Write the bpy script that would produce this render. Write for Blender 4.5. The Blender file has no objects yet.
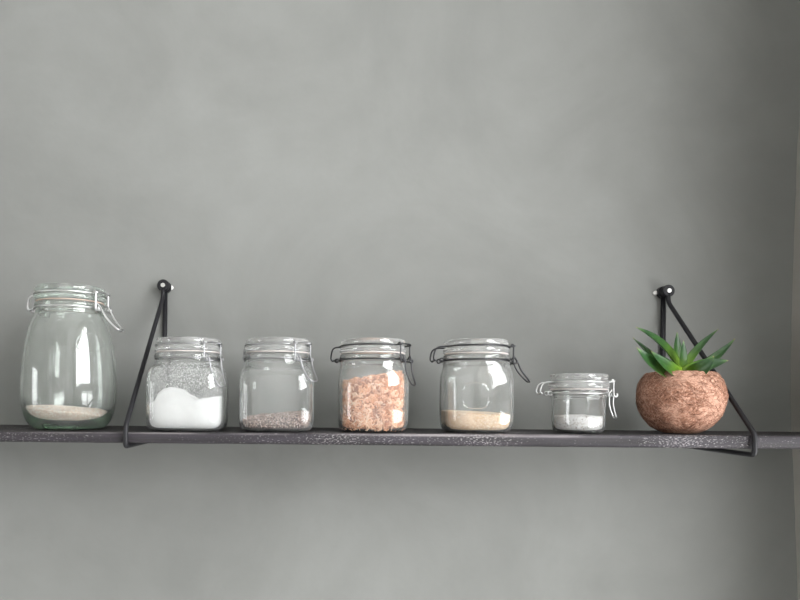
import bpy, math, random
from math import sin, cos, pi, sqrt, radians
from mathutils import Vector, Matrix, Euler, noise

random.seed(7)
scn = bpy.context.scene
COL = scn.collection

# ------------------------------------------------------------------ layout
# wall face at y = 0, camera one metre in front of it, lens 1.45 m above the floor
H = 1.45
F = 650.0
VX, VY, ROLL = 311.0, 402.0, 0.009


def P(px, py, d):
    """world point seen at photo position (px, py) at distance d from the lens plane"""
    u, v = px - VX, py - VY
    u2, v2 = u + ROLL * v, v - ROLL * u
    return Vector((u2 * d / F, d - 1.0, H - v2 * d / F))


# ------------------------------------------------------------------ helpers
def link_mesh(name, verts, faces, mat, parent=None, smooth=True, mats=None, fmat=None):
    me = bpy.data.meshes.new(name)
    me.from_pydata([tuple(v) for v in verts], [], faces)
    me.validate()
    if smooth:
        me.polygons.foreach_set('use_smooth', [True] * len(me.polygons))
    for m in (mats or [mat]):
        me.materials.append(m)
    if fmat:
        me.polygons.foreach_set('material_index', fmat)
    me.update()
    o = bpy.data.objects.new(name, me)
    COL.objects.link(o)
    if parent:
        o.parent = parent
    return o


def tag(o, label=None, cat=None, group=None, kind=None):
    if label: o['label'] = label
    if cat: o['category'] = cat
    if group: o['group'] = group
    if kind: o['kind'] = kind
    return o


def thing(name, label, cat, loc, group=None):
    o = bpy.data.objects.new(name, None)
    o.empty_display_size = 0.02
    COL.objects.link(o)
    o.location = loc
    return tag(o, label, cat, group)


class MB:
    """collects shapes into one mesh"""
    def __init__(self):
        self.v, self.f = [], []

    def add(self, verts, faces):
        b = len(self.v)
        self.v += [Vector(p) for p in verts]
        self.f += [tuple(i + b for i in f) for f in faces]

    def box(self, a, b):
        x0, y0, z0 = a; x1, y1, z1 = b
        vs = [(x0, y0, z0), (x1, y0, z0), (x1, y1, z0), (x0, y1, z0), (x0, y0, z1), (x1, y0, z1), (x1, y1, z1), (x0, y1, z1)]
        self.add(vs, [(0, 3, 2, 1), (4, 5, 6, 7), (0, 1, 5, 4), (1, 2, 6, 5), (2, 3, 7, 6), (3, 0, 4, 7)])

    def tube(self, pts, r, seg=10, closed=False, xf=None):
        pts = [Vector(p) for p in pts]
        n = len(pts)
        tans = []
        for i in range(n):
            if closed:
                t = pts[(i + 1) % n] - pts[i - 1]
            else:
                t = pts[min(i + 1, n - 1)] - pts[max(i - 1, 0)]
            tans.append(t.normalized() if t.length > 1e-9 else Vector((0, 0, 1)))
        up = Vector((0, 0, 1))
        if abs(tans[0].dot(up)) > .9: up = Vector((0, 1, 0))
        nrm = (up - tans[0] * up.dot(tans[0])).normalized()
        vs, fs = [], []
        for i in range(n):
            if i:
                nrm = nrm - tans[i] * nrm.dot(tans[i])
                nrm.normalize()
            bi = tans[i].cross(nrm)
            rr = r[i] if isinstance(r, (list, tuple)) else r
            for k in range(seg):
                a = 2 * pi * k / seg
                p = pts[i] + nrm * (cos(a) * rr) + bi * (sin(a) * rr)
                vs.append(xf @ p if xf else p)
        m = n if closed else n - 1
        for i in range(m):
            j = (i + 1) % n
            for k in range(seg):
                l = (k + 1) % seg
                fs.append((i * seg + k, i * seg + l, j * seg + l, j * seg + k))
        if not closed:
            fs.append(tuple(range(seg - 1, -1, -1)))
            fs.append(tuple((n - 1) * seg + k for k in range(seg)))
        self.add(vs, fs)

    def lathe(self, prof, seg=64, xf=None):
        """prof: (radius, z) list; radius 0 at an end closes it"""
        vs, fs, rows = [], [], []
        for r, z in prof:
            if r < 1e-7:
                rows.append([len(vs)]); vs.append(Vector((0, 0, z)))
            else:
                row = []
                for k in range(seg):
                    a = 2 * pi * k / seg
                    row.append(len(vs)); vs.append(Vector((r * cos(a), r * sin(a), z)))
                rows.append(row)
        for A, B in zip(rows, rows[1:]):
            for k in range(seg):
                l = (k + 1) % seg
                if len(A) == 1 and len(B) == 1: continue
                if len(A) == 1: fs.append((A[0], B[l], B[k]))
                elif len(B) == 1: fs.append((A[k], A[l], B[0]))
                else: fs.append((A[k], A[l], B[l], B[k]))
        if xf: vs = [xf @ v for v in vs]
        self.add(vs, fs)

    def build(self, name, mat, parent=None, smooth=True, crease=None):
        o = link_mesh(name, self.v, self.f, mat, parent, smooth)
        if crease: o.data.set_sharp_from_angle(angle=math.radians(crease))
        return o


def smooth_path(pts, per=6, closed=False, tension=.5):
    """Catmull-Rom through the points"""
    pts = [Vector(p) for p in pts]
    n = len(pts)
    out = []
    rng = range(n) if closed else range(n - 1)
    for i in rng:
        p1, p2 = pts[i], pts[(i + 1) % n]
        p0 = pts[i - 1] if (closed or i > 0) else p1
        p3 = pts[(i + 2) % n] if (closed or i + 2 < n) else p2
        for k in range(per):
            t = k / per
            m1 = (p2 - p0) * tension; m2 = (p3 - p1) * tension
            out.append(p1 * (2 * t**3 - 3 * t**2 + 1) + m1 * (t**3 - 2 * t**2 + t) + p2 * (-2 * t**3 + 3 * t**2) + m2 * (t**3 - t**2))
    if not closed: out.append(pts[-1])
    return out


def bend_path(pts, r, per=5):
    """straight runs with rounded bends of radius about r"""
    pts = [Vector(p) for p in pts]
    out = [pts[0]]
    for a, b, c in zip(pts, pts[1:], pts[2:]):
        d1, d2 = a - b, c - b
        k = min(r, d1.length * .45, d2.length * .45)
        s, e = b + d1.normalized() * k, b + d2.normalized() * k
        for i in range(per + 1):
            t = i / per
            out.append(s * (1 - t)**2 + b * (2 * t * (1 - t)) + e * t**2)
    out.append(pts[-1])
    return out


# ------------------------------------------------------------------ materials
def new_mat(name):
    m = bpy.data.materials.new(name)
    m.use_nodes = True
    nt = m.node_tree
    nt.nodes.clear()
    out = nt.nodes.new('ShaderNodeOutputMaterial')
    return m, nt, out


def N(nt, kind, **kw):
    n = nt.nodes.new(kind)
    for k, v in kw.items():
        if k.startswith('i_'):
            n.inputs[k[2:].replace('_', ' ')].default_value = v
        else:
            setattr(n, k, v)
    return n


def bsdf(nt, out, col=(.5, .5, .5), rough=.5, metal=0., spec=.5):
    b = nt.nodes.new('ShaderNodeBsdfPrincipled')
    b.inputs['Base Color'].default_value = (*col, 1)
    b.inputs['Roughness'].default_value = rough
    b.inputs['Metallic'].default_value = metal
    b.inputs['Specular IOR Level'].default_value = spec
    nt.links.new(b.outputs[0], out.inputs[0])
    return b


def ramp(nt, stops):
    r = nt.nodes.new('ShaderNodeValToRGB')
    e = r.color_ramp.elements
    while len(e) > 1: e.remove(e[-1])
    e[0].position = stops[0][0]; e[0].color = (*stops[0][1], 1)
    for p, c in stops[1:]:
        x = e.new(p); x.color = (*c, 1)
    return r


def plain(name, col, rough=.5, metal=0., spec=.5, bump=None):
    m, nt, out = new_mat(name)
    b = bsdf(nt, out, col, rough, metal, spec)
    if bump:
        tc = N(nt, 'ShaderNodeTexCoord')
        nz = N(nt, 'ShaderNodeTexNoise'); nz.inputs['Scale'].default_value = bump[0]; nz.inputs['Detail'].default_value = 5
        bp = N(nt, 'ShaderNodeBump'); bp.inputs['Strength'].default_value = bump[1]; bp.inputs['Distance'].default_value = bump[2]
        nt.links.new(tc.outputs['Object'], nz.inputs['Vector'])
        nt.links.new(nz.outputs['Fac'], bp.inputs['Height'])
        nt.links.new(bp.outputs[0], b.inputs['Normal'])
    return m


def wall_mat(name, base, lo, hi):
    """limewash style paint: soft cloudy mottling and a fine trowelled grain"""
    m, nt, out = new_mat(name)
    b = bsdf(nt, out, base, .82, 0, .25)
    tc = N(nt, 'ShaderNodeTexCoord')
    n1 = N(nt, 'ShaderNodeTexNoise'); n1.inputs['Scale'].default_value = 3.2; n1.inputs['Detail'].default_value = 6; n1.inputs['Roughness'].default_value = .6; n1.inputs['Distortion'].default_value = .6
    n2 = N(nt, 'ShaderNodeTexNoise'); n2.inputs['Scale'].default_value = 14; n2.inputs['Detail'].default_value = 8
    n3 = N(nt, 'ShaderNodeTexNoise'); n3.inputs['Scale'].default_value = 90; n3.inputs['Detail'].default_value = 4
    for n in (n1, n2, n3): nt.links.new(tc.outputs['Object'], n.inputs['Vector'])
    mx = N(nt, 'ShaderNodeMath', operation='MULTIPLY_ADD'); mx.inputs[1].default_value = .25
    nt.links.new(n2.outputs['Fac'], mx.inputs[0]); nt.links.new(n1.outputs['Fac'], mx.inputs[2])
    r = ramp(nt, [(.42, lo), (.60, base), (.82, hi)])
    nt.links.new(mx.outputs[0], r.inputs[0])
    nt.links.new(r.outputs[0], b.inputs['Base Color'])
    ad = N(nt, 'ShaderNodeMath', operation='MULTIPLY_ADD'); ad.inputs[1].default_value = .35
    nt.links.new(n3.outputs['Fac'], ad.inputs[0]); nt.links.new(n2.outputs['Fac'], ad.inputs[2])
    bp = N(nt, 'ShaderNodeBump'); bp.inputs['Strength'].default_value = .12; bp.inputs['Distance'].default_value = .004
    nt.links.new(ad.outputs[0], bp.inputs['Height']); nt.links.new(bp.outputs[0], b.inputs['Normal'])
    return m


def wood_mat():
    m, nt, out = new_mat('dark_stained_wood')
    b = bsdf(nt, out, (.06, .055, .06), .62, 0, .3)
    tc = N(nt, 'ShaderNodeTexCoord')
    mp = N(nt, 'ShaderNodeMapping'); mp.inputs['Scale'].default_value = (2.2, 30, 60)
    nt.links.new(tc.outputs['Object'], mp.inputs['Vector'])
    g = N(nt, 'ShaderNodeTexNoise'); g.inputs['Scale'].default_value = 3.0; g.inputs['Detail'].default_value = 8; g.inputs['Roughness'].default_value = .65
    nt.links.new(mp.outputs[0], g.inputs['Vector'])
    r = ramp(nt, [(.30, (.010, .009, .0095)), (.50, (.021, .019, .020)), (.72, (.050, .045, .049))])
    nt.links.new(g.outputs['Fac'], r.inputs[0])
    # chalky scuffs, in drifts along the plank
    n1 = N(nt, 'ShaderNodeTexNoise'); n1.inputs['Scale'].default_value = 700; n1.inputs['Detail'].default_value = 4
    mp1 = N(nt, 'ShaderNodeMapping'); mp1.inputs['Scale'].default_value = (.45, 1, 1)
    nt.links.new(tc.outputs['Object'], mp1.inputs['Vector']); nt.links.new(mp1.outputs[0], n1.inputs['Vector'])
    n2 = N(nt, 'ShaderNodeTexNoise'); n2.inputs['Scale'].default_value = 6; n2.inputs['Detail'].default_value = 3
    nt.links.new(tc.outputs['Object'], n2.inputs['Vector'])
    a = N(nt, 'ShaderNodeMath', operation='MULTIPLY_ADD'); a.inputs[1].default_value = .55
    nt.links.new(n2.outputs['Fac'], a.inputs[0]); nt.links.new(n1.outputs['Fac'], a.inputs[2])
    r2 = ramp(nt, [(.875, (0, 0, 0)), (1.0, (.5, .5, .5))])
    nt.links.new(a.outputs[0], r2.inputs[0])
    mix = N(nt, 'ShaderNodeMix', data_type='RGBA')
    nt.links.new(r2.outputs[0], mix.inputs['Factor'])
    mix.inputs['B'].default_value = (.36, .335, .34, 1)
    # the sawn front edge is worn paler than the planed top
    sp = N(nt, 'ShaderNodeSeparateXYZ'); nt.links.new(tc.outputs['Object'], sp.inputs[0])
    ed = N(nt, 'ShaderNodeMapRange'); ed.inputs['From Min'].default_value = -.0985; ed.inputs['From Max'].default_value = -.0965
    ed.inputs['To Min'].default_value = 1; ed.inputs['To Max'].default_value = 0
    nt.links.new(sp.outputs['Y'], ed.inputs['Value'])
    wn = N(nt, 'ShaderNodeTexNoise'); wn.inputs['Scale'].default_value = 5; wn.inputs['Detail'].default_value = 5
    mpw = N(nt, 'ShaderNodeMapping'); mpw.inputs['Scale'].default_value = (1.6, 14, 22)
    nt.links.new(tc.outputs['Object'], mpw.inputs['Vector']); nt.links.new(mpw.outputs[0], wn.inputs['Vector'])
    wr_ = N(nt, 'ShaderNodeMapRange'); wr_.inputs['From Min'].default_value = .35; wr_.inputs['From Max'].default_value = .68; wr_.inputs['To Min'].default_value = .05; wr_.inputs['To Max'].default_value = .8
    nt.links.new(wn.outputs['Fac'], wr_.inputs['Value'])
    em = N(nt, 'ShaderNodeMath', operation='MULTIPLY'); nt.links.new(ed.outputs['Result'], em.inputs[0]); nt.links.new(wr_.outputs['Result'], em.inputs[1])
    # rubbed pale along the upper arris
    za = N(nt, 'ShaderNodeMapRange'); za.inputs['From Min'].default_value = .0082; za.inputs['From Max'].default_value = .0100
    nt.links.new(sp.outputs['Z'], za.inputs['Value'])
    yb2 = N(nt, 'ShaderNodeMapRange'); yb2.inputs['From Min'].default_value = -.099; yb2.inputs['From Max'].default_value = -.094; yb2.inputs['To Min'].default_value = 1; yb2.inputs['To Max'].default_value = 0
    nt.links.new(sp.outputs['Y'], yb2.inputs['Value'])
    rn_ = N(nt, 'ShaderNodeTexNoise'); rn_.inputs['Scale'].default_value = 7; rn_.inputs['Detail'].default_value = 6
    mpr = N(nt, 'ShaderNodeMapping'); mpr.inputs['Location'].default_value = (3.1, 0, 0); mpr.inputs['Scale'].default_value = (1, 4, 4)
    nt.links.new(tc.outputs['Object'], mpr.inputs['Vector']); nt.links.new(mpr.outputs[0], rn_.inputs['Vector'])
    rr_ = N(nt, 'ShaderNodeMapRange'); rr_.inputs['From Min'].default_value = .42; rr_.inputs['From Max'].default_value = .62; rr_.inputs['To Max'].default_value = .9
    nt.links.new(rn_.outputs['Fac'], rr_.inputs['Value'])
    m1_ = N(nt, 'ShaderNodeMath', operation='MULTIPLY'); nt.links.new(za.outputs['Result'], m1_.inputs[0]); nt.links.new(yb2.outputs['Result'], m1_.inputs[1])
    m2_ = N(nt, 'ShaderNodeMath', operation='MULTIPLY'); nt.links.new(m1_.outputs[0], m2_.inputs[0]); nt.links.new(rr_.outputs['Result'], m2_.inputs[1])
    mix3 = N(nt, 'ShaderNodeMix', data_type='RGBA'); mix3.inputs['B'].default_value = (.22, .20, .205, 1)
    mix2 = N(nt, 'ShaderNodeMix', data_type='RGBA')
    nt.links.new(em.outputs[0], mix2.inputs['Factor']); nt.links.new(r.outputs[0], mix2.inputs['A']); mix2.inputs['B'].default_value = (.040, .035, .044, 1)
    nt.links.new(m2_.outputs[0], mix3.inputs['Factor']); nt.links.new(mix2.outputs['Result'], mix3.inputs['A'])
    nt.links.new(mix3.outputs['Result'], mix.inputs['A'])
    nt.links.new(mix.outputs['Result'], b.inputs['Base Color'])
    bp = N(nt, 'ShaderNodeBump'); bp.inputs['Strength'].default_value = .35; bp.inputs['Distance'].default_value = .0012
    nt.links.new(g.outputs['Fac'], bp.inputs['Height']); nt.links.new(bp.outputs[0], b.inputs['Normal'])
    return m


def glass_mat(name, col=(.985, .992, .988), rough=0., absorb=None, ripple=.02, haze=.055):
    m, nt, out = new_mat(name)
    g = N(nt, 'ShaderNodeBsdfGlass'); g.inputs['Color'].default_value = (*col, 1)
    g.inputs['Roughness'].default_value = rough; g.inputs['IOR'].default_value = 1.5
    # a thin film of pale white that paints in room reflections, plus some residue
    df = N(nt, 'ShaderNodeBsdfDiffuse'); df.inputs['Color'].default_value = (.85, .85, .84, 1)
    mx = N(nt, 'ShaderNodeMixShader')
    nt.links.new(g.outputs[0], mx.inputs[1]); nt.links.new(df.outputs[0], mx.inputs[2]); nt.links.new(mx.outputs[0], out.inputs[0])
    tcf = N(nt, 'ShaderNodeTexCoord')
    nf = N(nt, 'ShaderNodeTexNoise'); nf.inputs['Scale'].default_value = 55; nf.inputs['Detail'].default_value = 4
    nt.links.new(tcf.outputs['Object'], nf.inputs['Vector'])
    mm = N(nt, 'ShaderNodeMapRange'); mm.inputs['From Min'].default_value = .3; mm.inputs['From Max'].default_value = .7
    mm.inputs['To Min'].default_value = haze * .5; mm.inputs['To Max'].default_value = haze * 1.5
    nt.links.new(nf.outputs['Fac'], mm.inputs['Value']); nt.links.new(mm.outputs['Result'], mx.inputs[0])
    if ripple:
        tc = N(nt, 'ShaderNodeTexCoord')
        nz = N(nt, 'ShaderNodeTexNoise'); nz.inputs['Scale'].default_value = 38; nz.inputs['Detail'].default_value = 1
        bp = N(nt, 'ShaderNodeBump'); bp.inputs['Strength'].default_value = ripple * 5; bp.inputs['Distance'].default_value = .002
        nt.links.new(tc.outputs['Object'], nz.inputs['Vector']); nt.links.new(nz.outputs['Fac'], bp.inputs['Height'])
        nt.links.new(bp.outputs[0], g.inputs['Normal'])
    if absorb:
        v = N(nt, 'ShaderNodeVolumeAbsorption'); v.inputs['Color'].default_value = (*absorb[0], 1); v.inputs['Density'].default_value = absorb[1]
        nt.links.new(v.outputs[0], out.inputs['Volume'])
    return m


def grain_mat(name, stops, rough=.6, bump=None):
    """every loose grain its own tone"""
    m, nt, out = new_mat(name)
    b = bsdf(nt, out, (.5, .5, .5), rough, 0, .35)
    ge = N(nt, 'ShaderNodeNewGeometry')
    r = ramp(nt, stops)
    nt.links.new(ge.outputs['Random Per Island'], r.inputs[0])
    nt.links.new(r.outputs[0], b.inputs['Base Color'])
    return m


def leaf_mat():
    m, nt, out = new_mat('leaf_green')
    b = bsdf(nt, out, (.06, .17, .03), .38, 0, .5)
    at = N(nt, 'ShaderNodeAttribute', attribute_name='along')
    tc = N(nt, 'ShaderNodeTexCoord')
    nz = N(nt, 'ShaderNodeTexNoise'); nz.inputs['Scale'].default_value = 130; nz.inputs['Detail'].default_value = 3
    nt.links.new(tc.outputs['Object'], nz.inputs['Vector'])
    r = ramp(nt, [(0, (.20, .33, .028)), (.28, (.088, .185, .016)), (.52, (.027, .082, .014)), (.85, (.018, .058, .018)), (.96, (.07, .14, .04)), (1, (.30, .24, .10))])
    ge = N(nt, 'ShaderNodeNewGeometry')
    nt.links.new(at.outputs['Fac'], r.inputs[0])
    mix = N(nt, 'ShaderNodeMix', data_type='RGBA', blend_type='MULTIPLY'); mix.inputs['Factor'].default_value = .5
    r2 = ramp(nt, [(.35, (.62, .66, .6)), (.65, (1.2, 1.2, 1.2))])
    nt.links.new(nz.outputs['Fac'], r2.inputs[0])
    nt.links.new(r.outputs[0], mix.inputs['A']); nt.links.new(r2.outputs[0], mix.inputs['B'])
    nt.links.new(mix.outputs['Result'], b.inputs['Base Color'])
    return m


def coir_mat():
    m, nt, out = new_mat('coconut_coir')
    b = bsdf(nt, out, (.32, .16, .09), .85, 0, .2)
    tc = N(nt, 'ShaderNodeTexCoord')
    n1 = N(nt, 'ShaderNodeTexNoise'); n1.inputs['Scale'].default_value = 150; n1.inputs['Detail'].default_value = 6; n1.inputs['Distortion'].default_value = 2.5
    n2 = N(nt, 'ShaderNodeTexNoise'); n2.inputs['Scale'].default_value = 26; n2.inputs['Detail'].default_value = 4
    for n in (n1, n2): nt.links.new(tc.outputs['Object'], n.inputs['Vector'])
    a = N(nt, 'ShaderNodeMath', operation='MULTIPLY_ADD'); a.inputs[1].default_value = .8
    nt.links.new(n2.outputs['Fac'], a.inputs[0]); nt.links.new(n1.outputs['Fac'], a.inputs[2])
    r = ramp(nt, [(.62, (.13, .055, .034)), (.85, (.33, .165, .108)), (1.05, (.52, .31, .225))])
    nt.links.new(a.outputs[0], r.inputs[0]); nt.links.new(r.outputs[0], b.inputs['Base Color'])
    bp = N(nt, 'ShaderNodeBump'); bp.inputs['Strength'].default_value = .8; bp.inputs['Distance'].default_value = .002
    nt.links.new(n1.outputs['Fac'], bp.inputs['Height']); nt.links.new(bp.outputs[0], b.inputs['Normal'])
    return m


M = dict(
    wall=wall_mat('grey_green_limewash', (.199, .203, .193), (.178, .182, .173), (.224, .229, .219)),
    room=plain('pale_plaster', (.42, .415, .40), .85, 0, .2, (30, .1, .003)),
    white_wall=plain('white_plaster', (.86, .855, .84), .85, 0, .2, (30, .1, .003)),
    side_wall=wall_mat('lit_beige_plaster', (.290, .275, .250), (.262, .248, .225), (.32, .304, .278)),  # beige side wall, lifted paler to paint in light on the corner strip
    ceiling=plain('white_ceiling_paint', (.62, .62, .60), .9, 0, .2),
    floor=plain('grey_wood_floor', (.32, .29, .26), .55, 0, .4),
    frame=plain('white_window_paint', (.75, .75, .73), .45),
    ledge=plain('white_bounce_paint', (.84, .84, .82), .5),
    wood=wood_mat(),
    iron=plain('black_powder_coated_steel', (.011, .011, .013), .48, 0, .3, (300, .15, .0004)),
    screw=plain('zinc_screw', (.75, .75, .73), .3, 1.0),
    plug=plain('white_wall_plug', (.75, .74, .72), .5),
    wire=plain('steel_wire', (.33, .33, .34), .36, 1.0),
    wire_dark=plain('dull_steel_wire', (.065, .065, .068), .45, 1.0),
    wire_lit=plain('lit_steel_wire', (.62, .62, .62), .38, 1.0),  # same steel, its colour raised to paint in the light on it
    glass=glass_mat('clear_glass'),
    glass_floury=glass_mat('flour_filmed_glass', haze=.07),
    glass_lid=glass_mat('clear_lid_glass', haze=.13),
    lid_green=glass_mat('green_lid_glass', (.97, .985, .975), 0, ((.40, .70, .52), 4), haze=.10),
    glass_green=glass_mat('green_tinted_glass', (.985, .992, .987), 0, ((.50, .76, .55), 16), haze=.045),
    gasket=plain('pale_rubber_gasket', (.66, .60, .58), .55),
    gasket_orange=plain('faded_orange_rubber_gasket', (.62, .47, .41), .55),
    leaf=leaf_mat(), coir=coir_mat(),
    soil=plain('dark_potting_soil', (.035, .024, .018), .95, 0, .1, (160, 1, .002)),
    fibre=grain_mat('coir_fibre', [(0, (.15, .062, .037)), (.5, (.36, .185, .122)), (1, (.60, .38, .285))], .8),
    flour=plain('white_flour', (.85, .845, .848), .95, 0, .1, (240, .15, .0006)),
    rice_fill=plain('pale_rice_mass', (.84, .66, .57), .8, 0, .2, (500, .3, .0005)),
    rice=grain_mat('pale_rice', [(0, (.88, .66, .55)), (.45, (.94, .80, .71)), (1, (.97, .92, .88))]),
    seed_fill=plain('dark_seed_mass', (.10, .06, .05), .8),
    seed=grain_mat('dark_seed', [(0, (.05, .028, .023)), (.3, (.19, .115, .095)), (.65, (.44, .30, .255)), (1, (.74, .60, .54))]),
    soy_fill=plain('tan_crumb_mass', (.46, .20, .11), .9),
    soy=grain_mat('tan_crumb', [(0, (.60, .26, .14)), (.4, (.84, .43, .25)), (.75, (.92, .56, .37)), (1, (.95, .70, .51))], .7),
    sesame_fill=plain('beige_grain_mass', (.78, .54, .35), .8),
    sesame=grain_mat('beige_grain', [(0, (.70, .43, .24)), (.45, (.90, .69, .47)), (1, (.96, .86, .72))]),
    salt_fill=plain('white_flake_mass', (.90, .88, .87), .8),
    salt=grain_mat('white_flake', [(0, (.22, .16, .13)), (.07, (.45, .36, .31)), (.14, (.78, .75, .74)), (1, (.93, .92, .92))], .4),
)

# ------------------------------------------------------------------ the room
XR = P(790.5, 400, 1.0).x          # right wall
XL, YB, ZC = -1.9, -2.9, 2.7
WIN = dict(y0=-.56, y1=-2.3, z0=1.50, z1=2.46)
WIN3 = dict(y0=-.22, y1=-1.4, z0=.98, z1=1.46)
WIN2 = dict(y0=-.70, y1=-1.40, z0=.98, z1=1.80)


def plane_grid(name, o, ux, uy, nx, ny, mat, disp=None):
    vs, fs = [], []
    for j in range(ny + 1):
        for i in range(nx + 1):
            p = Vector(o) + Vector(ux) * (i / nx) + Vector(uy) * (j / ny)
            if disp: p = disp(p)
            vs.append(p)
    for j in range(ny):
        for i in range(nx):
            a = j * (nx + 1) + i
            fs.append((a, a + 1, a + nx + 2, a + nx + 1))
    return link_mesh(name, vs, fs, mat)


def slab(name, a, b, mat):
    m = MB(); m.box(a, b)
    return tag(m.build(name, mat, smooth=False), kind='structure')


# back wall with real thickness; its visible face is at y = 0
slab('wall_back', (XL - .15, 0, -.1), (XR + .25, .15, ZC + .1), M['wall'])
slab('floor', (XL - .15, YB - .15, -.1), (XR + .25, 0, 0), M['floor'])
slab('ceiling', (XL - .15, YB - .15, ZC), (XR + .25, 0, ZC + .1), M['ceiling'])
mb = MB()
mb.box((XL - .15, YB - .15, 0), (XL, 0, WIN2['z0'])); mb.box((XL - .15, YB - .15, WIN2['z1']), (XL, 0, ZC))
mb.box((XL - .15, WIN2['y0'], WIN2['z0']), (XL, 0, WIN2['z1'])); mb.box((XL - .15, YB - .15, WIN2['z0']), (XL, WIN2['y1'], WIN2['z1']))
tag(mb.build('wall_left', M['room'], smooth=False), kind='structure')
# unseen worktop below the frame, added to bounce light up the wall
slab('bounce_worktop_1', (XL, -.62, .92), (XR, 0, .96), M['ledge'])
mb = MB(); mb.box((XL, YB - .15, 0), (XR + .25, YB, ZC))
tag(mb.build('wall_front', M['white_wall'], smooth=False), kind='structure')

# right wall: hand plastered pier by the corner (its edge wavers), then the window
edge = [(0, 805), (100, 800.5), (150, 797.2), (200, 795.3), (250, 793.6), (300, 792.0), (350, 791.0), (400, 790.4),
        (450, 792.4), (500, 794.4), (550, 796.2), (600, 798)]
ez = sorted([(P(x, y, 1.0).z, P(x, y, 1.0).x) for y, x in edge])


def edge_x(z):
    if z <= ez[0][0]: return ez[0][1]
    for (a, xa), (b, xb) in zip(ez, ez[1:]):
        if z <= b:
            t = (z - a) / (b - a)
            return xa + (xb - xa) * t
    return ez[-1][1]


mb = MB()
zs = [0] + [1.0 + i * .02 for i in range(62)] + [ZC]
ny = 12
vs, fs = [], []
yy = [-.0] + [WIN3['y0'] * (i / ny) for i in range(1, ny + 1)]
for z in zs:
    for y in yy:
        k = max(0, 1 + y / .25)
        x = XR + (edge_x(z) - XR) * k + .0012 * noise.noise(Vector((0, y * 30, z * 30)))
        vs.append((x, y, z))
    vs.append((XR + .25, WIN3['y0'], z)); vs.append((XR + .25, 0, z))
nr = len(yy) + 2
for j in range(len(zs) - 1):
    for i in range(nr):
        k = (i + 1) % nr
        fs.append((j * nr + i, j * nr + k, (j + 1) * nr + k, (j + 1) * nr + i))
mb.add(vs, fs)
for z_a, z_b, wn in ((0, WIN3['z0'], None), (WIN3['z0'], WIN3['z1'], WIN3), (WIN3['z1'], WIN['z0'], None), (WIN['z0'], WIN['z1'], WIN), (WIN['z1'], ZC, None)):
    if wn:
        mb.box((XR, wn['y0'], z_a), (XR + .25, WIN3['y0'], z_b)) if wn['y0'] < WIN3['y0'] else None
        mb.box((XR, YB, z_a), (XR + .25, wn['y1'], z_b))
    else:
        mb.box((XR, YB, z_a), (XR + .25, WIN3['y0'], z_b))
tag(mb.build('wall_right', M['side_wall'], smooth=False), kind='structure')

# window frames with mullions
def window(name, W, x0, x1, splits):
    mb = MB()
    ya, yb, za, zb = W['y0'], W['y1'], W['z0'], W['z1']
    mb.box((x0, ya - .05, za), (x1, ya, zb)); mb.box((x0, yb, za), (x1, yb + .05, zb))
    mb.box((x0, yb + .05, za), (x1, ya - .05, za + .05)); mb.box((x0, yb + .05, zb - .05), (x1, ya - .05, zb))
    for f in splits:
        ym = ya + (yb - ya) * f
        mb.box((x0, ym - .025, za + .05), (x1, ym + .025, zb - .05))
    tag(mb.build(name, M['frame'], smooth=False), kind='structure')


window('window_1', WIN, XR + .10, XR + .15, ())
window('window_2', WIN2, XL - .12, XL - .07, ())
window('window_3', WIN3, XR + .10, XR + .15, (.5,))

# ------------------------------------------------------------------ shelf
FRONT_D, BACK_D = .800, .990
SX0, SX1 = -.78, XR - .012


def shelf_z(x, y):
    t = (x + .40) / 1.0
    zf = -.0403 + .0042 * t
    zb = -.0386
    k = (-y - (1 - BACK_D)) / (BACK_D - FRONT_D)      # 0 back .. 1 front
    return H + zb + (zf - zb) * k


def shelf_bottom(x):
    t = (x + .40) / 1.0
    return H - .0526 - .0002 * t


plank = thing('shelf_plank', 'long dark stained wooden wall shelf with chalky scuffs carrying the row of jars', 'shelf', (0, -.1, H - .05))
vs, fs = [], []
nx = 160
yf, yb_ = -(1 - FRONT_D), -(1 - BACK_D)
sec = 14
for i in range(nx + 1):
    x = SX0 + (SX1 - SX0) * i / nx
    w = lambda s: .0006 * noise.noise(Vector((x * 9, s, 0))) + .0004 * noise.noise(Vector((x * 45, s * 3, 1)))
    bz = shelf_bottom(x)
    c = .0018
    tf, tb = shelf_z(x, yf), shelf_z(x, yb_)
    ring = [(yf + c * .3 + w(1) * .4, bz + c + w(4)), (yf + w(2), bz + c * 1.6 + w(4)), (yf + w(2), bz + .006), (yf + w(2), tf - .005),
            (yf + w(2), tf - c + w(5)), (yf + c * .4, tf - c * .35 + w(5) * .6), (yf + c * 1.3, tf + w(6) * .2),
            (yf + .03, shelf_z(x, yf + .03)), ((yf + yb_) / 2, shelf_z(x, (yf + yb_) / 2)), (yb_ - .002, tb), (yb_, tb - .002),
            (yb_, bz + .002), (yb_ - .002, bz), (yf + c * 1.8, bz + w(4) * .6)]
    for y, z in ring: vs.append((x, y + .1, z - H + .05))
for i in range(nx):
    for k in range(sec):
        l = (k + 1) % sec
        fs.append((i * sec + k, i * sec + l, (i + 1) * sec + l, (i + 1) * sec + k))
fs.append(tuple(range(sec - 1, -1, -1))); fs.append(tuple(nx * sec + k for k in range(sec)))
pl = link_mesh('shelf_plank', vs, fs, M['wood'])
# a single plank: the mesh itself is the thing
for k in ('label', 'category'): pl[k] = plank[k]
pl.location = plank.location
bpy.data.objects.remove(plank)
pl.name = 'shelf_plank'


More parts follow.
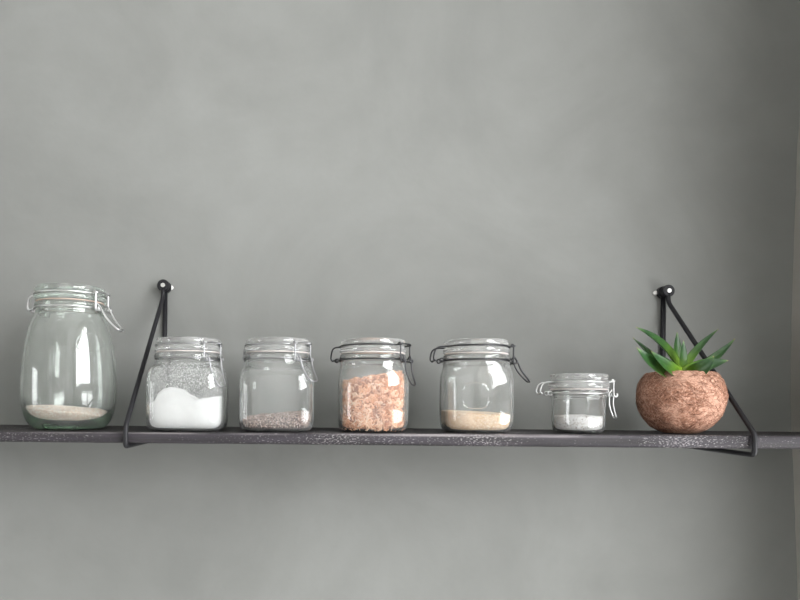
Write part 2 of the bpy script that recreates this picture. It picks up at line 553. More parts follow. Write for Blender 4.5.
# ------------------------------------------------------------------ brackets
def bracket(label, anchor_px, front_px, front_top_y, front_bot_y, back_bot_z):
    a = P(*anchor_px, .9945)                       # centre of the eye on the wall
    fx = P(front_px, 430, .7955).x
    o = thing('shelf_bracket', label, 'bracket', (a.x, 0, a.z), 'black rod brackets holding the shelf')
    L = lambda p: Vector(p) - Vector(o.location)
    r = .0031
    yw = -.0052
    ye = -.0185                                    # plane of the brace eye
    ft = P(front_px, front_top_y, .7955); ftz = ft.z
    fbz = P(front_px, front_bot_y, .7955).z
    yfr = .7955 - 1
    # upright rod against the wall
    m = MB()
    m.tube([L((a.x, yw, a.z - .004)), L((a.x + (fx - a.x) * .02, yw, back_bot_z))], .0036, 14)
    m.build('upright_rod', M['iron'], o)
    # brace: eye shank, slope, drop in front of the plank, return under it
    m = MB()
    m.tube(bend_path([L((a.x, ye, a.z - .004)), L((a.x + (fx - a.x) * .0, ye - .001, a.z - .018)), L((fx, yfr, ftz)), L((fx, yfr, fbz)),
                      L((a.x + (fx - a.x) * .02, yw, back_bot_z))], .006), r, 14)
    m.build('brace_rod', M['iron'], o)
    rx = Matrix.Rotation(pi / 2, 4, 'X')
    for nm, y0, th, rr in (('mounting_eye', -.0004, .008, .0092), ('mounting_eye', ye + .0045, .007, .0090)):
        m = MB()
        prof = [(0, 0), (rr - .001, 0), (rr, .001), (rr, th - .001), (rr - .001, th), (0, th)]
        m.lathe(prof, 40, Matrix.Translation(L((a.x, y0, a.z))) @ rx)
        eye = m.build(nm, M['iron'], o, crease=30)
    m = MB()
    m.lathe([(0, 0), (.0075, 0), (.0075, .008), (0, .008)], 24, Matrix.Translation(L((a.x, -.008, a.z))) @ rx)
    m.build('spacer', M['iron'], o, crease=30)
    m = MB()
    s = Matrix.Translation(L((a.x, ye + .0045 - .0068, a.z))) @ rx
    m.lathe([(0, 0), (.0034, 0), (.0034, .0010), (.0030, .0014), (.0014, .0014), (.0013, .0004), (0, .0004)], 24, s)
    sc = m.build('screw', M['screw'], eye, crease=25); sc['label'] = 'bright zinc screw head'
    m = MB()
    m.lathe([(0, 0), (.0032, 0), (.0036, .002), (.0022, .0035), (0, .0035)], 16,
            Matrix.Translation(L((a.x + (-.0105 if fx > 0 else .0085), -.0002, a.z - .0005))) @ rx)
    pg = m.build('wall_plug', M['plug'], o); pg['label'] = 'pale wall plug edge'
    return o


bl = bracket('left black rod bracket between the tall jar and the flour jar', (165.2, 287.0), 125.6, 426, 446.3, H - .0567)
br = bracket('right black rod bracket behind the coconut fibre pot', (663.6, 292.3), 754.8, 434.5, 455.3, H - .0572)


# ------------------------------------------------------------------ jars
def rsq(w, n, a):
    if n <= 2.01: return w
    c, s = abs(cos(a)), abs(sin(a))
    return w / (c**n + s**n)**(1 / n)


def resample(prof, step=.004):
    """prof (z, w, n): smooth it with Catmull-Rom"""
    pts = [Vector((z * 1, w, n * .01)) for z, w, n in prof]
    out = []
    for i in range(len(pts) - 1):
        p1, p2 = pts[i], pts[i + 1]
        k = max(1, min(6, int((p2 - p1).length / step)))
        p0 = pts[max(i - 1, 0)]; p3 = pts[min(i + 2, len(pts) - 1)]
        l = (p2 - p1).length
        m1 = (p2 - p0); m1 = m1 / max(m1.length, 1e-9) * l * .9
        m2 = (p3 - p1); m2 = m2 / max(m2.length, 1e-9) * l * .9
        if k == 1: k = 2 if l > .0012 else 1
        for j in range(k):
            t = j / k
            out.append(p1 * (2 * t**3 - 3 * t**2 + 1) + m1 * (t**3 - 2 * t**2 + t) + p2 * (-2 * t**3 + 3 * t**2) + m2 * (t**3 - t**2))
    out.append(pts[-1])
    return [(p.x, max(p.y, 0), p.z * 100) for p in out]


def super_lathe(rows, seg=112):
    vs, fs, idx = [], [], []
    for z, w, n in rows:
        if w < 1e-5:
            idx.append([len(vs)]); vs.append((0, 0, z)); continue
        row = []
        for k in range(seg):
            a = 2 * pi * k / seg
            r = rsq(w, max(n, 2), a)
            row.append(len(vs)); vs.append((r * cos(a), r * sin(a), z))
        idx.append(row)
    for A, B in zip(idx, idx[1:]):
        for k in range(seg):
            l = (k + 1) % seg
            if len(A) == 1: fs.append((A[0], B[l], B[k]))
            elif len(B) == 1: fs.append((A[k], A[l], B[0]))
            else: fs.append((A[k], A[l], B[l], B[k]))
    return vs, fs


def make_jar(label, loc, outer, inner, lid, gz, gr, phi, wire, hang, glass, gasket, neck, wr=.00100, handle_len=.038, hw=.015, lid_glass=None):
    """outer: (z,w,n) from the foot to the lip; inner: from the lip down to the inner floor.
    lid: (r,z) closed outline; gz,gr gasket height and radius; neck (z,r) of the neck wire; phi turns the clasp to the viewer"""
    lid_glass = lid_glass or M['glass_lid']
    o = thing('clip_top_jar', label, 'jar', loc, 'clip top glass jars on the shelf')
    rows = resample(outer) + resample(inner)
    rows = [(rows[0][0], 0, 2)] + rows + [(rows[-1][0], 0, 2)]
    vs, fs = super_lathe(rows)
    link_mesh('jar_body', vs, fs, glass, o)
    m = MB(); m.lathe(lid, 96); lid_o = m.build('lid', lid_glass, o, crease=50)
    m = MB()
    m.lathe([(gr - .006, gz - .0006), (gr - .002, gz - .0007), (gr - .001, gz), (gr - .002, gz + .0007), (gr - .006, gz + .0006), (gr - .006, gz - .0006)], 72)
    g = m.build('gasket', gasket, lid_o); g['label'] = 'thin rubber sealing ring'
    R = Matrix.Rotation(-phi, 4, 'Z')
    zn, rn = neck
    zl, rl = lid_wire
    # wire round the neck with two little hinge curls
    m = MB()
    m.tube([(rn * cos(2 * pi * k / 72), rn * sin(2 * pi * k / 72), zn) for k in range(72)], wr, 8, True, R)
    for s in (-1, 1):
        c = Vector((-(rn + .004), s * hw * .75, zn))
        m.tube([c + Vector((.0042 - .0002 * k, 0, 0)) if k == 0 else c + Vector((.0026 * cos(k * .6), s * .0002 * k, .0026 * sin(k * .6))) for k in range(11)], wr * .9, 6, False, R)
    m.build('neck_wire', wire, o)
    # bail round the lid
    b = math.asin(hw / rl)
    m = MB()
    half = []
    half.append((rl + .0042, hw * .35, zl + .0020))
    half.append((rl + .0058, hw * .8, zl + .0012))
    half.append((rl + .0030, hw * 1.0, zl + .0002))
    for k in range(17):
        a = b + (pi - 2 * b) * k / 16
        half.append((rl * cos(a), rl * sin(a), zl))
    he = lid_reach
    half += [(-(rl + he * .45), hw, zl - .0006), (-(rl + he * .80), hw, zl - .0035), (-(rl + he * .96), hw, (zl + zn) / 2 - .001),
             (-(rl + he), hw * .98, zn + .0022), (-(rl + he * .86), hw * .9, zn - .0006), (-(rl + he * .78), hw * .6, zn + .0004)]
    path = half + [(x, -y, z) for x, y, z in reversed(half)]
    m.tube(smooth_path(path, 4, True), wr, 8, True, R)
    m.build('lid_bail', wire, o)
    # clasp link: two uprights hooked over the bail, curled at the foot
    m = MB()
    xl = rl + .0026
    for s in (-1, 1):
        y = s * hw * .92
        m.tube(smooth_path([(xl - .0025, y, zl - .0006), (xl - .001, y, zl + .0028), (xl + .0008, y, zl + .0016), (xl + .0010, y, zl - .006), (xl + .0010, y, zn + .002),
                            (xl + .0016, y, zn - .0026), (xl + .0036, y, zn - .0040), (xl + .0056, y, zn - .0022), (xl + .0050, y, zn + .0004)], 5), wr, 8, False, R)
    m.tube([(xl + .0036, -hw * .92, zn - .0030), (xl + .0036, hw * .92, zn - .0030)], wr, 8, False, R)
    m.build('clasp_link', wire, o)
    # lever with its hanging loop
    m = MB()
    d = Vector((sin(hang), 0, -cos(hang)))
    e = Vector((cos(hang), 0, sin(hang)))
    p0 = Vector((rn + .0042, 0, zn + .0036))
    hh = hw * .66
    def q(t, s, bow=0.): return p0 + d * t + e * bow + Vector((0, s, 0))
    pts = [(rn + .0005, hh * 1.25, zn), (rn + .003, hh * 1.25, zn + .0035), tuple(q(-.001, hh * 1.1, .001)), tuple(q(.006, hh, .0016)),
           tuple(q(handle_len * .5, hh * .92, -.0006)), tuple(q(handle_len * .88, hh * .74, .0005)), tuple(q(handle_len, hh * .40, .0012))]
    path = pts + [(x, -y, z) for x, y, z in reversed(pts)]
    m.tube(smooth_path(path, 6), wr, 8, False, R)
    m.build('clasp_lever', wire, o)
    return o


def lid_outline(rf, rt, z0, zf, zt, ztop, plug=.0025):
    """flange radius rf from z0 to zf, stepped top section radius rt up to ztop, hollow underneath"""
    return [(0, z0 + .0045), (rt - .010, z0 + .0040), (rt - .0065, z0 + .001), (rt - .0055, z0 - plug), (rt - .0035, z0 - plug), (rt - .003, z0), (rf - .001, z0),
            (rf, z0 + .001), (rf, zf - .0018), (rf - .0008, zf - .0006), (rf - .002, zf), (rt + .0004, zf + .0004), (rt - .0004, zf + .0012), (rt - .0004, zt), (rt + .0006, zt + .001), (rt + .0008, ztop - .002),
            (rt - .0006, ztop - .0004), (rt - .002, ztop), (rt - .0045, ztop - .0004), (rt - .007, ztop - .0028), (rt - .011, ztop - .0040), (0, ztop - .0036)]


def jar_loc(px, d):
    x = P(px, 420, d).x
    return Vector((x, d - 1, shelf_z(x, d - 1) + .0003))


def inner_at(inner, z):
    pts = sorted(inner)
    if z <= pts[0][0]: return pts[0][1], pts[0][2]
    for (a, wa, na), (b, wb, nb) in zip(pts, pts[1:]):
        if z <= b:
            t = (z - a) / max(b - a, 1e-9)
            return wa + (wb - wa) * t, na + (nb - na) * t
    return pts[-1][1], pts[-1][2]


# squat square jar
def square_profiles(hw, n, zsh, neck_r, k=1.0):
    neck_r *= k
    outer = [(.0004, hw - .012, n - 1), (.0010, hw - .0075, n - .8), (.0036, hw - .0030, n - .5), (.009, hw - .0008, n - .2), (.018, hw, n),
             (zsh - .010, hw, n), (zsh, hw - .0006, n - .4), (zsh + .008, hw - .0024, n - 1), (zsh + .0145, neck_r + .0008, 2.5), (.0930, neck_r - .0002, 2), (.0945, neck_r + .0002, 2),
             (.0955, neck_r + .0017, 2), (.0975, neck_r + .0020, 2), (.0992, neck_r + .0012, 2), (.1005, neck_r + .0004, 2), (.1012, neck_r - .0008, 2)]
    inner = [(.1012, neck_r - .0028, 2), (.1000, neck_r - .0038, 2), (.0940, neck_r - .0038, 2), (zsh + .0135, neck_r - .0028, 2.5), (zsh + .007, hw - .0052, n - 1),
             (zsh - .001, hw - .0036, n - .4), (zsh - .011, hw - .0030, n), (.016, hw - .0031, n), (.0090, hw - .0041, n - .2), (.0048, hw - .0066, n - .6), (.0032, hw - .0115, n - 1)]
    return outer, inner


PH = radians
jars = {}
SQ_LID = lid_outline(.0440, .0416, .1034, .1102, .1122, .1204)
lid_wire, lid_reach = (.1118, .0430), .0090

# --- flour jar and seed jar
o_f, i_f = square_profiles(.0496, 5.2, .0710, .0430)
loc_f = jar_loc(188.4, .862)
jars['flour'] = make_jar('square glass jar half filled with a white mound of flour, right of left bracket', loc_f, o_f, i_f, SQ_LID, .1023, .0438,
                         PH(40), M['wire'], PH(22), M['glass_floury'], M['gasket'], (.0938, .0436), .00095, .043)
o_s, i_s = square_profiles(.0484, 5.0, .0695, .0428)
loc_s = jar_loc(277.2, .860)
jars['seed'] = make_jar('square glass jar with a thin layer of dark brown seeds', loc_s, o_s, i_s, SQ_LID, .1023, .0438,
                        PH(44), M['wire'], PH(29), M['glass'], M['gasket'], (.0938, .0436))
# --- crumb jar
lid_wire, lid_reach = (.1118, .0430), .0125
o_c, i_c = square_profiles(.0458, 3.2, .0760, .0420)
loc_c = jar_loc(372.2, .859)
jars['crumb'] = make_jar('glass jar filled two thirds with orange tan crumbly shreds', loc_c, o_c, i_c, SQ_LID, .1023, .0438,
                         PH(33), M['wire_dark'], PH(15), M['glass'], M['gasket'], (.0938, .0436))
# --- beige grain jar
lid_wire, lid_reach = (.1118, .0420), .0155
o_g, i_g = square_profiles(.0436, 4.2, .0755, .0412)
loc_g = jar_loc(475.2, .858)
jars['grain'] = make_jar('glass jar a quarter full of beige grain, dark clasp sticking out right', loc_g, o_g, i_g, lid_outline(.0430, .0406, .1034, .1102, .1122, .1204), .1023, .0426,
                         PH(2), M['wire_dark'], PH(35), M['glass'], M['gasket'], (.0938, .0424), .00110, .038)
# --- small round jar
lid_wire, lid_reach = (.0665, .0368), .0140
o_w = [(z, w * .95, n) for z, w, n in [(.0004, .026, 2), (.0012, .0300, 2), (.004, .0330, 2), (.010, .0345, 2), (.042, .0345, 2), (.0450, .0345, 2), (.0466, .0362, 2), (.0485, .0364, 2), (.0500, .0352, 2),
       (.0515, .0352, 2), (.0528, .0372, 2), (.0545, .0374, 2), (.0556, .0366, 2), (.0560, .035, 2)]]
i_w = [(z, w * .95, n) for z, w, n in [(.0560, .0330, 2), (.0550, .0320, 2), (.045, .0318, 2), (.010, .0317, 2), (.0055, .0304, 2), (.0034, .027, 2), (.0030, .020, 2)]]
lid_w = lid_outline(.0380, .0352, .0580, .0655, .0690, .0770)
loc_w = jar_loc(578.2, .856)
jars['white'] = make_jar('smallest squat glass jar with white flaky grains, beside the coconut pot', loc_w, o_w, i_w, lid_w, .0570, .0368,
                         PH(8), M['wire_lit'], PH(10), M['glass'], M['gasket'], (.0515, .0344), .00085, .036, .013)
# --- tall jar
lid_wire, lid_reach = (.1868 * .958, .0456), .0110
KT = lambda z: .915 + .045 * min(1, max(0, (z - .13) / .03))
o_t = [(z * .958, w * KT(z), n) for z, w, n in [(.0004, .040, 2.2), (.0012, .0468, 2.2), (.0040, .0515, 2.2), (.0100, .0565, 2.2), (.0210, .0618, 2.2), (.0380, .0650, 2.2), (.0600, .0656, 2.2), (.0850, .0646, 2.2), (.1100, .0618, 2.2),
       (.1320, .0572, 2.2), (.1480, .0520, 2.1), (.1560, .0480, 2), (.1600, .0458, 2), (.1635, .0462, 2), (.1655, .0458, 2), (.1668, .0452, 2), (.1680, .0456, 2), (.1692, .0474, 2), (.1722, .0477, 2), (.1742, .0465, 2), (.1755, .0448, 2)]]
i_t = [(z * .958, w * KT(z), n) for z, w, n in [(.1755, .0425, 2), (.1740, .0412, 2), (.1640, .0412, 2), (.1580, .0432, 2), (.1470, .0492, 2.1), (.1310, .0542, 2.2), (.1090, .0587, 2.2), (.0850, .0614, 2.2), (.0600, .0624, 2.2), (.0400, .0616, 2.2),
       (.0240, .0576, 2.2), (.0150, .0510, 2.2), (.0105, .0430, 2.2), (.0092, .030, 2.2)]]
lid_t = lid_outline(.0458, .0446, .1776 * .958, .1850 * .958, .1885 * .958, .1975 * .958)
loc_t = jar_loc(69.5, .876)
jars['tall'] = make_jar('tall green tinted glass jar with some pale rice at the left shelf end', loc_t, o_t, i_t, lid_t, .1766 * .958, .0448,
                        PH(17), M['wire_lit'], PH(40), M['glass_green'], M['gasket_orange'], (.1674 * .958, .0447), .00125, .044, .0150, M['lid_green'])


def emboss(root, outer, px, py, rpx, d, loc, power):
    fine = sorted(resample(outer))
    c = P(px, py, d) - loc
    R = rpx * d / F
    m = MB(); pts = []
    for k in range(64):
        a = 2 * pi * k / 64
        ca, sa = cos(a), sin(a)
        r = R / (abs(ca)**power + abs(sa)**power)**(1 / power)
        x, z = c.x + r * ca, c.z + r * sa
        w, n = inner_at(fine, z)
        n = max(2, n)
        y = -(max(w**n - abs(x)**n, 1e-12))**(1 / n)
        pts.append((x, y - .0001, z))
    m.tube(pts, .0007, 8, True)
    o = m.build('embossed_ring', M['glass'], [c_ for c_ in root.children if c_.name.startswith('jar_body')][0]); o['label'] = 'faint embossed outline in the glass'


emboss(jars['tall'], o_t, 89, 343, 10, .835, loc_t, 2)
emboss(jars['grain'], o_g, 473, 396, 12.5, .829, loc_g, 3.5)

# ------------------------------------------------------------------ contents
def ico(sub=1):
    t = (1 + 5**.5) / 2
    v = [Vector(p).normalized() for p in ((-1, t, 0), (1, t, 0), (-1, -t, 0), (1, -t, 0), (0, -1, t), (0, 1, t), (0, -1, -t), (0, 1, -t), (t, 0, -1), (t, 0, 1), (-t, 0, -1), (-t, 0, 1))]
    f = [(0, 11, 5), (0, 5, 1), (0, 1, 7), (0, 7, 10), (0, 10, 11), (1, 5, 9), (5, 11, 4), (11, 10, 2), (10, 7, 6), (7, 1, 8), (3, 9, 4), (3, 4, 2), (3, 2, 6), (3, 6, 8), (3, 8, 9), (4, 9, 5), (2, 4, 11), (6, 2, 10), (8, 6, 7), (9, 8, 1)]
    return v, f


ICO = ico()


def rand_rot(rg):
    return Euler((rg.uniform(0, 6.28), rg.uniform(0, 6.28), rg.uniform(0, 6.28))).to_matrix()


def heap(name, label, cat, loc, inner, top, fill_mat, grain_mat_, grain, count, seed=1, gap=.0001, shreds=False, top_extra=1.0):
    """loose filling that follows the inside of its jar up to the surface top(x, y), with single grains on its skin"""
    rg = random.Random(seed)
    z0 = min(p[0] for p in inner) + .0001
    seg, K, Rr = 96, 14, 14
    inset = gap + (grain[2] * 2.2 if shreds else grain[2] * 1.0)
    zfl = min(p[0] for p in inner)
    vs, fs, fm = [], [], []
    fine = resample(inner)
    def wall_r(z, a):
        w, n = inner_at(fine, z)
        k = .35 + .65 * min(1, max(0, (z - zfl - .002) / .006))
        if shreds and z > zfl + .012: k *= 1 + 1.1 * max(0, .25 + noise.noise(Vector((cos(a) * 6, sin(a) * 6, z * 150))))
        return rsq(max(w - inset * k - .00012, .001), max(2, n), a)
    tops = []
    for k in range(seg):
        a = 2 * pi * k / seg
        h = top(*[wall_r(.03, a) * c for c in (cos(a), sin(a))])
        for _ in range(3):
            r = wall_r(h, a); h = top(r * cos(a), r * sin(a))
        tops.append(h)
    c0 = len(vs); vs.append((0, 0, z0 + .0004))
    rows = []
    for j in range(K + 1):
        row = []
        for k in range(seg):
            a = 2 * pi * k / seg
            t = (j / K)
            z = z0 + .0004 + (tops[k] - z0) * t**1.3
            r = wall_r(z, a)
            row.append(len(vs)); vs.append((r * cos(a), r * sin(a), z))
        rows.append(row)
    for j in range(1, Rr):
        row = []
        for k in range(seg):
            a = 2 * pi * k / seg
            r = wall_r(tops[k], a) * (1 - j / Rr)
            x, y = r * cos(a), r * sin(a)
            row.append(len(vs)); vs.append((x, y, top(x, y)))
        rows.append(row)
    ce = len(vs); vs.append((0, 0, top(0, 0)))
    for k in range(seg):
        l = (k + 1) % seg
        fs.append((c0, rows[0][l], rows[0][k]))
        for A, B in zip(rows, rows[1:]): fs.append((A[k], A[l], B[l], B[k]))
        fs.append((rows[-1][k], rows[-1][l], ce))
    fm = [0] * len(fs)
    # skin grains
    def add_grain(c, sc, rot):
        b = len(vs)
        for v in ICO[0]:
            vs.append(tuple(c + rot @ Vector((v.x * sc[0], v.y * sc[1], v.z * sc[2]))))
        for f in ICO[1]:
            fs.append(tuple(i + b for i in f)); fm.append(1)
    def add_shred(c, rot, ln, wd):
        b = len(vs)
        bow = rg.uniform(.45, 1.1) * ln * rg.choice((-1, 1))
        n = 5
        for i in range(n):
            t = i / (n - 1) * 2 - 1
            wv = wd * (1 - .5 * t * t) * rg.uniform(.8, 1.2)
            cx = Vector((t * ln, bow * (t * t - .5), rg.uniform(-.1, .1) * ln))
            for (u, v) in ((1, .5), (-.4, 1), (-1, -.5), (.4, -1)):
                vs.append(tuple(c + rot @ (cx + Vector((0, u * wv, v * wv * .8)))))
        for i in range(n - 1):
            for k in range(4):
                l = (k + 1) % 4
                fs.append((b + i * 4 + k, b + i * 4 + l, b + i * 4 + 4 + l, b + i * 4 + 4 + k)); fm.append(1)
        fs.append((b + 3, b + 2, b + 1, b)); fm.append(1)
        e = b + (n - 1) * 4
        fs.append((e, e + 1, e + 2, e + 3)); fm.append(1)
    for i in range(count):
        if rg.random() < .6:
            a = rg.uniform(0, 2 * pi)
            k = int(a / (2 * pi) * seg) % seg
            z = z0 + .0028 + (tops[k] - z0 - .0028) * rg.random()
            r = wall_r(z, a)
            en = max(2, inner_at(fine, z)[1])
            h2 = Vector((math.copysign(abs(cos(a))**(en - 1), cos(a)), math.copysign(abs(sin(a))**(en - 1), sin(a)), 0)).normalized()
            slope = (wall_r(z + .0006, a) - wall_r(z - .0006, a)) / .0012
            nrm = Vector((h2.x, h2.y, -max(-.3, min(6, slope)))).normalized()
            flat = sqrt(nrm.x**2 + nrm.y**2)
            c = Vector((r * cos(a), r * sin(a), z)) - nrm * grain[2] * ((-.1 if shreds else .6) + 1.1 * (1 - flat))
        else:
            a = rg.uniform(0, 2 * pi)
            k = int(a / (2 * pi) * seg) % seg
            r = (wall_r(tops[k], a) - grain[0] * .9) * sqrt(rg.random())
            x, y = r * cos(a), r * sin(a)
            c = Vector((x, y, top(x, y) + rg.uniform(-.3, .6) * grain[2] * top_extra))
            nrm = Vector((0, 0, 1))
        # lay the long axis along the skin
        tw = .22 if shreds else (.08 if nrm.z < .5 else .3)
        q = nrm.to_track_quat('Z', 'Y').to_matrix() @ Euler((rg.uniform(-tw, tw), rg.uniform(-tw, tw), rg.uniform(0, 6.28))).to_matrix()
        s = rg.uniform(.75, 1.25)
        if shreds:
            add_shred(c, q, grain[0] * s, grain[1] * rg.uniform(.7, 1.3))
        else:
            add_grain(c, (grain[0] * s, grain[1] * s, grain[2] * s), q)
    o = link_mesh(name, vs, fs, None, mats=[fill_mat, grain_mat_], fmat=fm)
    if shreds or True:
        o.data.polygons.foreach_set('use_smooth', [m == 0 or not shreds for m in fm])
    o.location = loc
    tag(o, label, cat, kind='stuff')
    return o


def nz(x, y, s, k=0): return noise.noise(Vector((x * s, y * s, k)))


def lerp_table(tab, x):
    if x <= tab[0][0]: return tab[0][1]
    for (a, va), (b, vb) in zip(tab, tab[1:]):
        if x <= b:
            t = (x - a) / (b - a); t = t * t * (3 - 2 * t)
            return va + (vb - va) * t
    return tab[-1][1]


# rice in the tall jar
def top_rice(x, y):
    return .0235 + .0030 * max(-1, min(1, -x / .05)) - .0005 * (y / .05) + .0040 * math.exp(-((x + .012)**2 + y * y) / .0016) + .0012 * nz(x, y, 60) - (.004 * max(0, (x - .025) / .03))
heap('rice', 'pale pinkish rice heaped in the bottom of the tall jar', 'rice', loc_t, i_t, top_rice, M['rice_fill'], M['rice'], (.0019, .0008, .0008), 5200, 3)

# flour
FT = [(-.047, .0335), (-.036, .0365), (-.031, .0470), (-.024, .0535), (-.015, .0555), (-.004, .0535), (.008, .0460), (.018, .0405), (.028, .0420), (.040, .0445), (.047, .0450)]
def top_flour(x, y):
    return lerp_table(FT, x + .003 * sin(y * 60)) - .010 * max(0, (y + .03) / .08) * (1 if x < .02 else .3) + .0006 * nz(x, y, 90)
fl = heap('flour', 'white flour in a soft mound inside the square jar', 'flour', loc_f, i_f, top_flour, M['flour'], M['flour'], (.0006, .0006, .0003), 900, 5)
# flour dust clinging to the inside of the glass above the mound
rg = random.Random(11)
dv, df = [], []
for i in range(9000):
    a = rg.uniform(0, 2 * pi); z = .030 + .058 * rg.random()
    dens = .25 + .75 * (.5 + .5 * noise.noise(Vector((cos(a) * 3, sin(a) * 3, z * 60)))) 
    if rg.random() > dens: continue
    w, n = inner_at(i_f, z)
    r = rsq(w - .0008, max(2, n), a)
    c = Vector((r * cos(a), r * sin(a), z))
    if z < top_flour(c.x, c.y): continue
    s = rg.uniform(.00022, .00055) * (1.5 if rg.random() < .12 else 1)
    b = len(dv)
    en = max(2, n)
    q = Vector((math.copysign(abs(cos(a))**(en - 1), cos(a)), math.copysign(abs(sin(a))**(en - 1), sin(a)), 0)).to_track_quat('Z', 'Y').to_matrix()
    for k in range(5):
        t = 2 * pi * k / 5
        dv.append(tuple(c + q @ Vector((cos(t) * s * rg.uniform(.6, 1.3), sin(t) * s * rg.uniform(.6, 1.3), 0))))
    dv.append(tuple(c - Vector((cos(a), sin(a), 0)) * s * .5))
    for k in range(5): df.append((b + k, b + (k + 1) % 5, b + 5))
    df.append((b, b + 1, b + 2, b + 3, b + 4))
du = link_mesh('flour_dust', dv, df, M['flour'], fl)
tag(du, 'flour dust clinging to the inside of the glass', kind='stuff')

# seeds
def top_seed(x, y):
    return .0205 + .0035 * (x / .04) + .0010 * nz(x, y, 70) + .002 * (y / .04)
heap('seeds', 'dark brown seeds covering the floor of the square jar', 'seeds', loc_s, i_s, top_seed, M['seed_fill'], M['seed'], (.00125, .00090, .00070), 7600, 9)

# crumb
def top_crumb(x, y):
    return .0690 + .0050 * max(-1, min(1, x / .03)) + .0030 * nz(x, y, 85) - .002 * (y / .04)
heap('crumbs', 'orange tan crumbly shreds filling the jar to its shoulder', 'dry food', loc_c, i_c, top_crumb, M['soy_fill'], M['soy'], (.0040, .0017, .0016), 2900, 13, shreds=True)

# beige grain
def top_grain(x, y):
    return .0255 - .0015 * (x / .04) + .0008 * nz(x, y, 60) + .0012 * (y / .04)
heap('grain', 'fine beige grain in the quarter full jar', 'grain', loc_g, i_g, top_grain, M['sesame_fill'], M['sesame'], (.0010, .00070, .0006), 9000, 17)

# white flakes
def top_white(x, y):
    return .0205 + .0025 * math.exp(-(x * x + y * y) / .0006) + .0012 * nz(x, y, 90)
heap('flakes', 'white flaky grains with brown specks in the smallest jar', 'grain', loc_w, i_w, top_white, M['salt_fill'], M['salt'], (.0011, .0009, .0006), 4800, 21)


# ------------------------------------------------------------------ coconut pot with the aloe
PD = .852
pot_loc = jar_loc(680.3, PD)
plant = thing('potted_aloe', 'spiky green aloe in a round brown coconut fibre pot at the right shelf end', 'plant', pot_loc)
zrim = P(681, 371.5, PD).z - pot_loc.z
KP = .985
prof = [(0, .0004), (.018, .0006), (.0225, .0018), (.0315, .0060), (.0392, .0125), (.0466, .0232), (.0505, .0350), (.0528, .0480), (.0517, .0590), (.0474, .0710), (.0405, .0796), (.0350, zrim - .0012), (.0332, zrim - .0002),
        (.0316, zrim - .0010), (.0302, zrim - .006), (.029, zrim - .014)]
zs_ = resample([(z, r * KP, 2) for r, z in prof], .003)
vs, fs = super_lathe([(zs_[0][0], 0, 2)] + [(z, r, 2) for z, r, n in zs_[1:]], 120)
def lump(v):
    v = Vector(v)
    d = Vector((v.x, v.y, (v.z - .045) * .8))
    if d.length < 1e-5: return v
    k = .0012 * noise.noise(v * 42) + .0008 * noise.noise(v * 130) + .0005 * noise.noise(v * 320)
    fade = min(1, max(0, v.z / .01))
    return v + d.normalized() * k * fade
pot = link_mesh('pot', [lump(v) for v in vs], fs, M['coir'], plant)
# loose coir fibres lying on the pot
rg = random.Random(31)
m = MB()
pr = [(z, r) for z, r, n in zs_ if r > .02][: -8]
def pot_r(z):
    t = sorted(pr)
    if z <= t[0][0]: return t[0][1]
    for (a, ra), (b, rb) in zip(t, t[1:]):
        if z <= b: return ra + (rb - ra) * (z - a) / max(b - a, 1e-9)
    return t[-1][1]
for i in range(2600):
    z = rg.uniform(.006, zrim - .003); a = rg.uniform(0, 2 * pi)
    dirz = rg.gauss(0, .7); L_ = rg.uniform(.004, .011); da = rg.choice((-1, 1)) * L_ / .048
    curl = rg.uniform(-1, 1) * .003
    pts = []
    for k in range(5):
        t = k / 4 - .5
        zz = min(zrim - .001, max(.004, z + dirz * L_ * t + curl * (t * t - .1)))
        aa = a + da * t
        r = pot_r(zz) + .0002 + .0004 * (1 - 3 * t * t)
        q = lump(Vector((r * cos(aa), r * sin(aa), zz)))
        pts.append(q)
    m.tube(pts, rg.uniform(.00011, .00024), 3)
fb = m.build('coir_fibres', M['fibre'], pot)
tag(fb, 'tangled coir fibres on the pot', kind='stuff')
# soil
m = MB(); vs, fs = super_lathe([(zrim - .0105, .0304, 2), (zrim - .009, .024, 2), (zrim - .0075, .014, 2), (zrim - .007, 0, 2)], 48)
m.add([Vector(v) + Vector((0, 0, .0014 * noise.noise(Vector(v) * 160))) for v in vs], fs)
m.build('soil', M['soil'], pot)


def leaf(base, ctrl, tip, width, face, fold=.45, thick=.0032, nst=22):
    """thick tapering channelled blade along a quadratic curve; face = direction the channel looks to"""
    B, Cc, T = [Vector(p) - pot_loc for p in (base, ctrl, tip)]
    face = Vector(face).normalized()
    vs, fs, al = [], [], []
    ns = 12
    for i in range(nst):
        t = i / (nst - 1)
        p = B * (1 - t)**2 + Cc * (2 * t * (1 - t)) + T * t * t
        tg = ((Cc - B) * (1 - t) + (T - Cc) * t).normalized()
        side = tg.cross(face).normalized()
        up = side.cross(tg).normalized()
        w = width * .5 * (.80 + .55 * t) * (1 - t**2.2) if t < 1 else 0
        w = max(w, .00025)
        th = thick * (1 - .75 * t) * min(1, w / (width * .25) + .1)
        for k in range(ns):
            a = 2 * pi * k / ns
            u = cos(a)
            h = sin(a)
            # channel: edges lift toward face
            off = fold * w * (u * u - .35)
            vs.append(p + side * (u * w) + up * (off + h * th * .5 * (1 - .55 * u * u)))
            al.append(t)
    for i in range(nst - 1):
        for k in range(ns):
            l = (k + 1) % ns
            fs.append((i * ns + k, i * ns + l, (i + 1) * ns + l, (i + 1) * ns + k))
    fs.append(tuple(range(ns - 1, -1, -1))); fs.append(tuple((nst - 1) * ns + k for k in range(ns)))
    o = link_mesh('leaf', vs, fs, M['leaf'], plant)
    at = o.data.attributes.new('along', 'FLOAT', 'POINT')
    at.data.foreach_set('value', al)
    return o


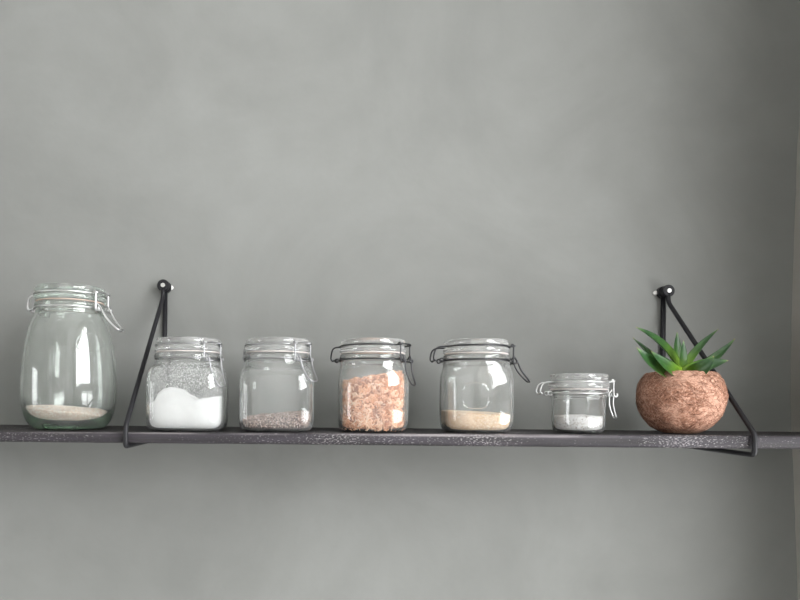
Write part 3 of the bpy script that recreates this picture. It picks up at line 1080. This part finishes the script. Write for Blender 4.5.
# (base px, py, d) (ctrl) (tip) width facing
LV = [
    ((679, 371, .866), (671, 344, .858), (635.5, 327.0, .850), .0138, (.35, -.8, .5)),
    ((672, 373, .868), (655, 359, .872), (632.5, 337.5, .880), .0105, (.25, -.75, .6)),
    ((678, 374, .850), (655, 371, .834), (636.5, 347.5, .826), .0180, (.12, -.93, .35)),
    ((683, 375, .845), (668, 371, .830), (651, 351, .826), .0160, (.2, -.88, .4)),
    ((678, 371, .882), (676.5, 352, .898), (677, 332.0, .902), .0100, (.1, -1, .15)),
    ((683, 374, .854), (681.5, 358, .850), (683.5, 340.5, .848), .0105, (.3, -1, .25)),
    ((684, 371, .868), (693, 350, .872), (718.5, 329.0, .872), .0086, (-.5, -.6, .6)),
    ((690, 373, .874), (712, 364, .876), (735, 338.5, .874), .0105, (-.3, -.7, .7)),
    ((684, 375, .848), (703, 364.5, .836), (728.5, 360.5, .830), .0150, (-.1, -.85, .5)),
    ((686, 376, .845), (700, 373, .826), (714, 356, .816), .0160, (-.2, -.9, .35)),
]
for b, c, t, w, f in LV:
    q = [P(p[0], p[1], p[2] - .012) for p in (b, c, t)]
    leaf(*q, w * 1.45, f)

# ------------------------------------------------------------------ daylight
def area(name, loc, rot, sx, sy, power, col):
    l = bpy.data.lights.new(name, 'AREA')
    l.shape = 'RECTANGLE'; l.size = sx; l.size_y = sy; l.energy = power; l.color = col
    o = bpy.data.objects.new(name, l); COL.objects.link(o)
    o.location = loc; o.rotation_euler = rot
    return o


def daylight(name, W, x, side, power):
    area(name, (x, (W['y0'] + W['y1']) / 2, (W['z0'] + W['z1']) / 2), (0, side * pi / 2, 0), W['z1'] - W['z0'], W['y0'] - W['y1'], power, (.985, .99, 1.0))


daylight('high_window_daylight', WIN, XR + .17, 1, 76)
daylight('low_window_daylight', WIN3, XR + .17, 1, 17.5)
daylight('side_window_daylight', WIN2, XL - .13, -1, 13)

w = bpy.data.worlds.new('overcast_sky'); scn.world = w
w.use_nodes = True
bg = w.node_tree.nodes['Background']
bg.inputs[0].default_value = (.85, .92, 1.0, 1); bg.inputs[1].default_value = .3

# ------------------------------------------------------------------ camera
cd = bpy.data.cameras.new('camera')
cam = bpy.data.objects.new('camera', cd); COL.objects.link(cam)
cd.sensor_width = 36; cd.sensor_fit = 'HORIZONTAL'
cd.lens = 36 * F / 800
cd.shift_x = (400 - VX) / 800
cd.shift_y = (VY - 300) / 800
cd.clip_start = .01
mat = Matrix.Translation((0, -1, H)) @ Matrix.Rotation(pi / 2, 4, 'X') @ Matrix.Rotation(ROLL, 4, 'Z')
cam.matrix_world = mat
scn.camera = cam

vs_ = scn.view_settings
vs_.view_transform = 'Standard'; vs_.look = 'None'; vs_.exposure = .08; vs_.gamma = 1
vs_.use_curve_mapping = False
cy = scn.cycles
cy.max_bounces = 28; cy.transmission_bounces = 24; cy.glossy_bounces = 12; cy.diffuse_bounces = 5; cy.transparent_max_bounces = 12
cy.caustics_refractive = True; cy.caustics_reflective = True
cy.sample_clamp_indirect = 40
cy.use_denoising = True
